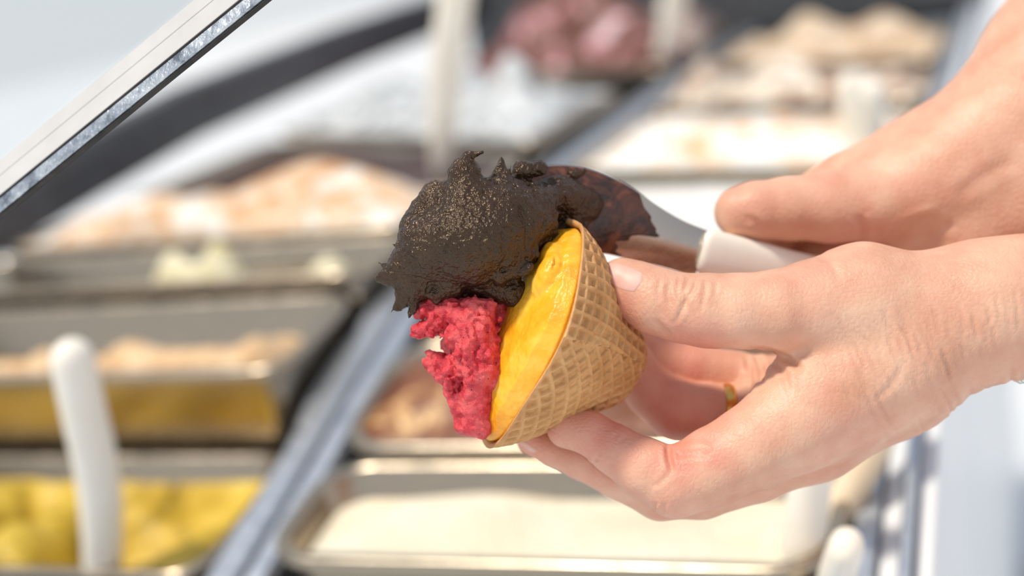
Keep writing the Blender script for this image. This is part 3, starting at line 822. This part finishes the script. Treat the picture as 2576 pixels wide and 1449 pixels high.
Vv, Ff = loft(rings)
mesh_obj('handle', px_world(Vv), Ff, M_HANDLE, sp_e, sharp=50)

# ------------------------------------------------------------------ the server's hands
def skin(name, warm=0.):
    m = Mat(name, s2l(228, 178, 154), .48, Subsurface_Weight=.14, Subsurface_Scale=.004, Subsurface_Radius=(1, .35, .2))
    base = m.ramp(m.noise(45, 5, .6), [(.3, s2l(210, 153, 124)), (.5, s2l(222, 171, 143)), (.7, s2l(231, 186, 158))])
    red = m.mix(base, s2l(216, 112, 102), m.attr('blush'))
    m.to(red, 'Base Color')
    m.bump(m.noise(900, 3, .6), .00035, .5)
    m.bump(m.voronoi(520, 'DISTANCE_TO_EDGE', m.coord((1, 1.6, .7))), .0007, .35)
    m.bump(m.noise(160, 4, .6, co=m.coord((2.2, 2.2, .55), (.2, .5, .3))), .0005, .35)
    return m.m
M_SKIN = skin('skin')
m = Mat('fingernail', s2l(222, 176, 158), .45, Subsurface_Weight=.1, Subsurface_Scale=.002)
m.to(m.ramp(m.noise(120, 3, .5), [(.3, s2l(220, 168, 152)), (.7, s2l(228, 186, 172))]), 'Base Color'); M_NAIL = m.m

def crease_disp(V, N, lines):
    """press fine folds into the skin: lines (points, depth, width)"""
    sc = screen(V); front = N[:, 2] < .35
    D = np.zeros(len(V))
    for pts, dep, wid in lines:
        P = spline(pts, 24)
        x0, y0 = P.min(0) - wid * 4; x1, y1 = P.max(0) + wid * 4
        I = np.where((sc[:, 0] > x0) & (sc[:, 0] < x1) & (sc[:, 1] > y0) & (sc[:, 1] < y1) & front)[0]
        if not len(I): continue
        best = np.full(len(I), 1e9); tb = np.zeros(len(I))
        for k in range(len(P) - 1):
            a, ab = P[k], P[k + 1] - P[k]; t = np.clip(((sc[I] - a) @ ab) / (ab @ ab + 1e-9), 0, 1)
            d = np.linalg.norm(sc[I] - a - t[:, None] * ab, axis=1); u = d < best
            best[u] = d[u]; tb[u] = (k + t[u]) / (len(P) - 1)
        taper = np.clip(np.minimum(tb, 1 - tb) * 5, 0, 1) ** .7
        D[I] += -dep * np.exp(-(best / wid) ** 2) * taper + .45 * dep * np.exp(-((best - 2.1 * wid) / wid) ** 2) * taper
    return V + N * D[:, None]

def blush_of(V, spots):
    sc = screen(V); b = np.zeros(len(V))
    for x, y, r, s_ in spots: b = np.maximum(b, s_ * np.exp(-((sc[:, 0] - x) ** 2 + (sc[:, 1] - y) ** 2) / (r * r)))
    return np.clip(b + .12 * vnoise(V, 40, 3), 0, 1)

def add_blush(o, b):
    a = o.data.attributes.new('blush', 'FLOAT', 'POINT'); a.data.foreach_set('value', b.astype(np.float32))

def nail(model, quad, parent, z0, lift=3., thick=5., n=21, expo=.62, name='fingernail'):
    """a curved plate lying on the finger: quad gives its corners in order, rounded off"""
    Q = np.array(quad, dtype=float); L = np.linspace(-1, 1, n)
    uu, vv = np.meshgrid(L, L, indexing='ij')
    x = uu * np.sqrt(1 - vv ** 2 * .5 * expo); y = vv * np.sqrt(1 - uu ** 2 * .5 * expo)
    a, b = (x + 1) / 2, (y + 1) / 2
    g = (Q[0] * ((1 - a) * (1 - b))[..., None] + Q[1] * (a * (1 - b))[..., None] + Q[2] * (a * b)[..., None] + Q[3] * ((1 - a) * b)[..., None])
    zs = np.linspace(z0, z0 + 300, 400)
    kk = 1 + zs / FPX
    pts = np.stack([(g[..., 0, None] - CX) * kk, (g[..., 1, None] - CY) * kk, np.broadcast_to(zs, g.shape[:2] + zs.shape)], -1)
    d = model.value(pts); hit = d < 0
    z = np.where(hit.any(-1), zs[hit.argmax(-1)], np.nan)
    for _ in range(8):
        bad = np.isnan(z)
        if not bad.any(): break
        zp = np.pad(z, 1, mode='edge'); nb = np.stack([zp[:-2, 1:-1], zp[2:, 1:-1], zp[1:-1, :-2], zp[1:-1, 2:]])
        ok = ~np.isnan(nb); av = np.where(ok, nb, 0).sum(0) / np.maximum(ok.sum(0), 1)
        z = np.where(bad & (ok.sum(0) > 0), av + 4, z)
    for _ in range(2):
        zp = np.pad(z, 1, mode='edge'); z = (zp[:-2, 1:-1] + zp[2:, 1:-1] + zp[1:-1, :-2] + zp[1:-1, 2:] + 2 * z) / 6
    e = 1 - np.maximum(np.abs(uu), np.abs(vv))
    up = lift * np.clip(e / .12, 0, 1) - 1.2
    front = np.stack([np.stack([q(g[i, j, 0], g[i, j, 1], z[i, j] - up[i, j]) for j in range(n)]) for i in range(n)])
    back = front + np.array([0, 0, thick + 3.])
    Vq, Fq = shell(front, back)
    return mesh_obj(name, px_world(Vq), Fq, M_NAIL, parent)

person = empty('person', px_world(q(3300, 500, 900)) * np.array([1, 1, 0]) + np.array([0, 0, fz]), 'person reaching in from the right with both bare hands, holding cone and spatula', 'person')

# --- near hand, holding the cone
H = Model(); H.K = 40
H.core = [(p, 70) for p in chain([(3700, 770, 260, 300), (3000, 770, 190, 230), (2580, 770, 120, 166), (2460, 782, 110, 165)])]
H.core += [(p, 60) for p in chain([(2460, 782, 110, 165), (2300, 800, 120, 150), (2170, 770, 110, 156)])]           # wrist to thumb base
H.core += [(p, 60) for p in chain([(2440, 800, 120, 150), (2250, 905, 120, 160), (2090, 990, 110, 150), (2000, 1060, 70, 122)])]   # index metacarpal
H.core += [(p, 50) for p in chain([(2430, 810, 190, 140), (2250, 940, 220, 150), (2050, 1090, 210, 118)])]           # middle metacarpal
H.core += [(p, 50) for p in chain([(2300, 900, 300, 130), (1960, 1010, 350, 100)])]                                  # palm behind
thumb = chain([(2170, 770, 110, 150), (2050, 775, 80, 122), (1960, 783, 62, 104), (1850, 786, 62, 97), (1775, 781, 70, 92), (1715, 775, 80, 86), (1650, 757, 96, 84), (1600, 733, 112, 76), (1566, 712, 124, 64)])
index = chain([(2000, 1060, 70, 122), (1895, 1125, 50, 108), (1785, 1180, 50, 98), (1700, 1214, 58, 87), (1625, 1180, 70, 76), (1545, 1130, 88, 62), (1485, 1090, 104, 54), (1425, 1078, 118, 50)])
middle = chain([(2050, 1090, 210, 112), (1900, 1165, 200, 98), (1760, 1215, 195, 90), (1662, 1232, 200, 76), (1560, 1195, 214, 62), (1460, 1150, 230, 54), (1390, 1125, 240, 46), (1338, 1104, 246, 40)])
ring = chain([(1960, 1010, 350, 90), (1870, 1050, 350, 78), (1780, 1045, 345, 78), (1700, 1030, 350, 76), (1640, 985, 360, 66), (1590, 920, 350, 58), (1560, 860, 330, 48)])
little = chain([(1960, 960, 420, 70), (1840, 945, 430, 62), (1740, 925, 425, 60), (1650, 900, 420, 56), (1590, 850, 400, 48), (1560, 800, 380, 40)])
H.groups = [(thumb, 14), (index, 12), (middle, 12), (ring, 12), (little, 12)]
H.cuts = [(rc(1868, 884, -10, 3, 1930, 890, -40, 1), 16), (rc(1679, 1128, -40, 3, 1690, 1178, -40, 2), 16),
          (rc(1845, 880, 60, 26, 1862, 900, 90, 16), 22)]
D = H.grid(q(1265, 560, -140), q(3100, 1360, 560), 5.5)
Vn, Fn = surface_nets(D, H.lo, H.h); Vn, Fn = keep_largest(Vn, Fn); Vn = relax(Vn, Fn, 2, .5)
Nn = vnormals(Vn, Fn)
wr_ = [([(1690, 700), (1680, 740), (1690, 770)], 3.5, 7), ([(1712, 696), (1704, 730), (1716, 765)], 4, 6), ([(1735, 698), (1722, 735), (1728, 790)], 5, 7), ([(1752, 700), (1742, 730), (1716, 775), (1700, 815)], 4.5, 6),
       ([(1775, 702), (1772, 740), (1760, 790)], 3, 6), ([(1660, 700), (1655, 730), (1660, 760)], 2.5, 6), ([(1800, 704), (1800, 740)], 2, 6), ([(1645, 800), (1670, 830), (1690, 842)], 2.5, 7),
       ([(1872, 884), (1930, 884), (1985, 905), (2020, 935)], 8, 8), ([(1895, 885), (1915, 930), (1912, 965)], 7, 8), ([(1935, 890), (1970, 940), (1985, 990)], 4, 8), ([(1880, 890), (1888, 950), (1880, 990)], 5, 7),
       ([(1680, 1118), (1683, 1150), (1692, 1190)], 10, 7), ([(1690, 1185), (1660, 1215), (1640, 1220)], 3, 7), ([(1695, 1145), (1750, 1140), (1790, 1150)], 3, 9), ([(1700, 1112), (1760, 1098), (1800, 1112)], 3, 9),
       ([(1640, 1285), (1652, 1262)], 2.5, 6), ([(1665, 1296), (1672, 1265)], 2.5, 6), ([(1695, 1300), (1700, 1270)], 2, 6),
       ([(2200, 1010), (2250, 960), (2280, 900)], 2.5, 9), ([(2060, 640), (2090, 660), (2110, 700)], 2, 9), ([(1560, 1088), (1540, 1105)], 2, 6), ([(1576, 1095), (1556, 1115)], 2, 6), ([(1496, 1150), (1500, 1162)], 4, 7)]
rng = random.Random(7)
for k in range(80):                                          # fine folds across the wrist and back of the hand
    x = 2110 + k * 5.6 + rng.uniform(-6, 6); y = 830 + rng.uniform(-70, 170) - max(0, x - 2300) * .15
    L = rng.uniform(40, 130); lean = .55 - (x - 2130) / 430 * .45
    wr_.append(([(x, y), (x + L * lean * .5 + rng.uniform(-4, 4), y + L * .5), (x + L * lean, y + L)], rng.uniform(1.4, 3.0), rng.uniform(4.5, 6.5)))
Vn = crease_disp(Vn, Nn, wr_)
near = mesh_obj('arm', px_world(Vn), Fn, M_SKIN, person)
near['label'] = 'near forearm and hand holding the waffle cone'
add_blush(near, blush_of(Vn, [(1560, 790, 70, .35), (1540, 1075, 120, .5), (1700, 1150, 80, .6), (1790, 1130, 70, .45), (1700, 1010, 130, .45), (1740, 900, 110, .45), (1690, 820, 70, .2), (1350, 1110, 60, .4), (1690, 1270, 60, .2), (2050, 700, 120, .12), (2100, 1090, 120, .15)]))
nail(H, [(1524, 650), (1628, 686), (1600, 742), (1532, 720)], near, -120)
nail(H, [(1368, 1068), (1392, 1072), (1456, 1122), (1446, 1127)], near, -120, lift=1.2)
nail(H, [(1286, 1102), (1304, 1100), (1356, 1136), (1340, 1142)], near, 60, lift=2)

# gold ring on the ring finger, silver beads at the wrist
def torus(c, axis, R, r, flat=1., n=40, k=12):
    axis = np.array(axis, dtype=float); axis /= np.linalg.norm(axis)
    a = np.cross(axis, [0.2, .3, 1]); a /= np.linalg.norm(a); b = np.cross(axis, a); V = []; F = []
    for i in range(n):
        t = 2 * math.pi * i / n; d = a * math.cos(t) + b * math.sin(t)
        for j in range(k):
            p = 2 * math.pi * j / k; V.append(c + d * (R + r * math.cos(p)) + axis * r * flat * math.sin(p))
    for i in range(n):
        for j in range(k): F.append((i * k + j, i * k + (j + 1) % k, (i + 1) % n * k + (j + 1) % k, (i + 1) % n * k + j))
    return np.array(V), F
m = Mat('gold', s2l(226, 178, 96), .25, 1.); m.bump(m.noise(900, 2), .00003, .3); M_GOLD = m.m
rc0 = q(1828, 1048, 347)
tag(mesh_obj('ring', px_world(torus(rc0, np.array([1, .05, 0]), 86, 6, 2.6)[0]), torus(rc0, (1, .05, 0), 86, 6, 2.6)[1], M_GOLD), 'gold band worn on the curled ring finger', 'ring')
m = Mat('silver', (.75, .75, .74, 1), .2, 1.); m.bump(m.noise(300, 2), .0002, .3); M_SILVER = m.m
br = empty('bracelet', px_world(q(2588, 945, 110)), 'silver bead bracelet around the near wrist at the right edge', 'bracelet')
bc = q(2610, 774, 122)
bead_me = None
for i in range(40):
    t = 2 * math.pi * i / 40; c = bc + np.array([-44 * math.sin(t), 186 * math.sin(t), 192 * math.cos(t)])
    if bead_me is None:
        rings = []
        a = np.linspace(0, 2 * math.pi, 12, endpoint=False)
        for e in np.linspace(-80, 80, 8):
            e = math.radians(e); rings.append(np.column_stack([np.cos(a) * math.cos(e), np.sin(a) * math.cos(e), np.full(12, math.sin(e))]) * 12.5 * S)
        o = mesh_obj('bead', loft(rings)[0] + np.array(br.location), loft(rings)[1], M_SILVER, br); bead_me = o.data
    else:
        o = bpy.data.objects.new('bead', bead_me); COL.objects.link(o); o.parent = br
    o.location = px_world(c) - np.array(br.location)

# --- far hand, gripping the spatula
Z2 = 500
H2 = Model(); H2.K = 44
H2.core = [(p, 70) for p in chain([(3300, -520, 900, 330), (2900, -90, 700, 260), (2680, 170, 580, 205), (2560, 330, 540, 190)])]
H2.core += [(p, 70) for p in chain([(2560, 330, 540, 190), (2400, 440, 520, 160), (2300, 480, 490, 120)])]
H2.core += [(p, 60) for p in chain([(2540, 350, 560, 180), (2330, 420, 590, 130), (2160, 470, 600, 90)])]
H2.core += [(p, 60) for p in chain([(2600, 480, 500, 190), (2420, 600, 520, 120), (2300, 640, 560, 90)])]
thumb2 = chain([(2330, 480, 490, 118), (2200, 510, 470, 100), (2090, 520, 460, 90), (1980, 525, 450, 80), (1900, 530, 445, 74), (1862, 534, 445, 66)])
ind2 = chain([(2260, 420, 600, 90), (2120, 465, 620, 74), (2000, 530, 640, 70), (1920, 600, 620, 62), (1930, 690, 580, 52)])
mid2 = chain([(2330, 440, 640, 90), (2200, 520, 660, 76), (2090, 600, 670, 70), (2020, 680, 650, 62), (2040, 760, 600, 52)])
rin2 = chain([(2420, 480, 660, 90), (2300, 580, 690, 76), (2180, 660, 690, 70), (2120, 740, 660, 60)])
lit2 = chain([(2500, 540, 660, 80), (2400, 640, 690, 66), (2300, 720, 690, 60), (2240, 790, 660, 52)])
H2.groups = [(thumb2, 14), (ind2, 12), (mid2, 12), (rin2, 12), (lit2, 12)]
H2.cuts = [(rc(2235, 612, 400, 8, 2370, 545, 330, 4), 30)]
D = H2.grid(q(1780, -160, 190), q(3000, 860, 900), 7.5)
Vn, Fn = surface_nets(D, H2.lo, H2.h); Vn, Fn = keep_largest(Vn, Fn); Vn = relax(Vn, Fn, 3, .5)
Nn = vnormals(Vn, Fn)
Vn = crease_disp(Vn, Nn, [([(2160, 540), (2168, 575), (2160, 610)], 7, 10), ([(2240, 605), (2300, 565), (2370, 545)], 9, 12), ([(2300, 600), (2360, 575), (2400, 560)], 5, 12), ([(1870, 545), (1900, 560), (1910, 580)], 4, 9),
                          ([(2400, 500), (2480, 440), (2560, 400)], 4, 16)])
far = mesh_obj('arm', px_world(Vn), Fn, M_SKIN, person)
far['label'] = 'far forearm and hand gripping the spatula handle'
add_blush(far, blush_of(Vn, [(1900, 520, 90, .22), (2050, 500, 120, .15), (2150, 590, 90, .3), (2300, 480, 150, .1)]))

# red sleeves at the cut of each forearm
m = Mat('red_cloth', s2l(176, 30, 40), .8); m.bump(m.noise(400, 3), .0008, .5); M_RED = m.m
for pts in ([(2960, 772, 185, 250), (3100, 772, 205, 275), (3400, 772, 235, 320), (3800, 772, 270, 370)], [(2780, 20, 640, 262), (2900, -100, 705, 300), (3100, -310, 810, 340), (3350, -570, 920, 380)]):
    C = [px_world(qr(*p)[0]) for p in pts]; R = [qr(*p)[1] * S for p in pts]
    tag(mesh_obj('sleeve', *tube(C, R, 28, ends=False), M_RED, person), 'red sleeve')
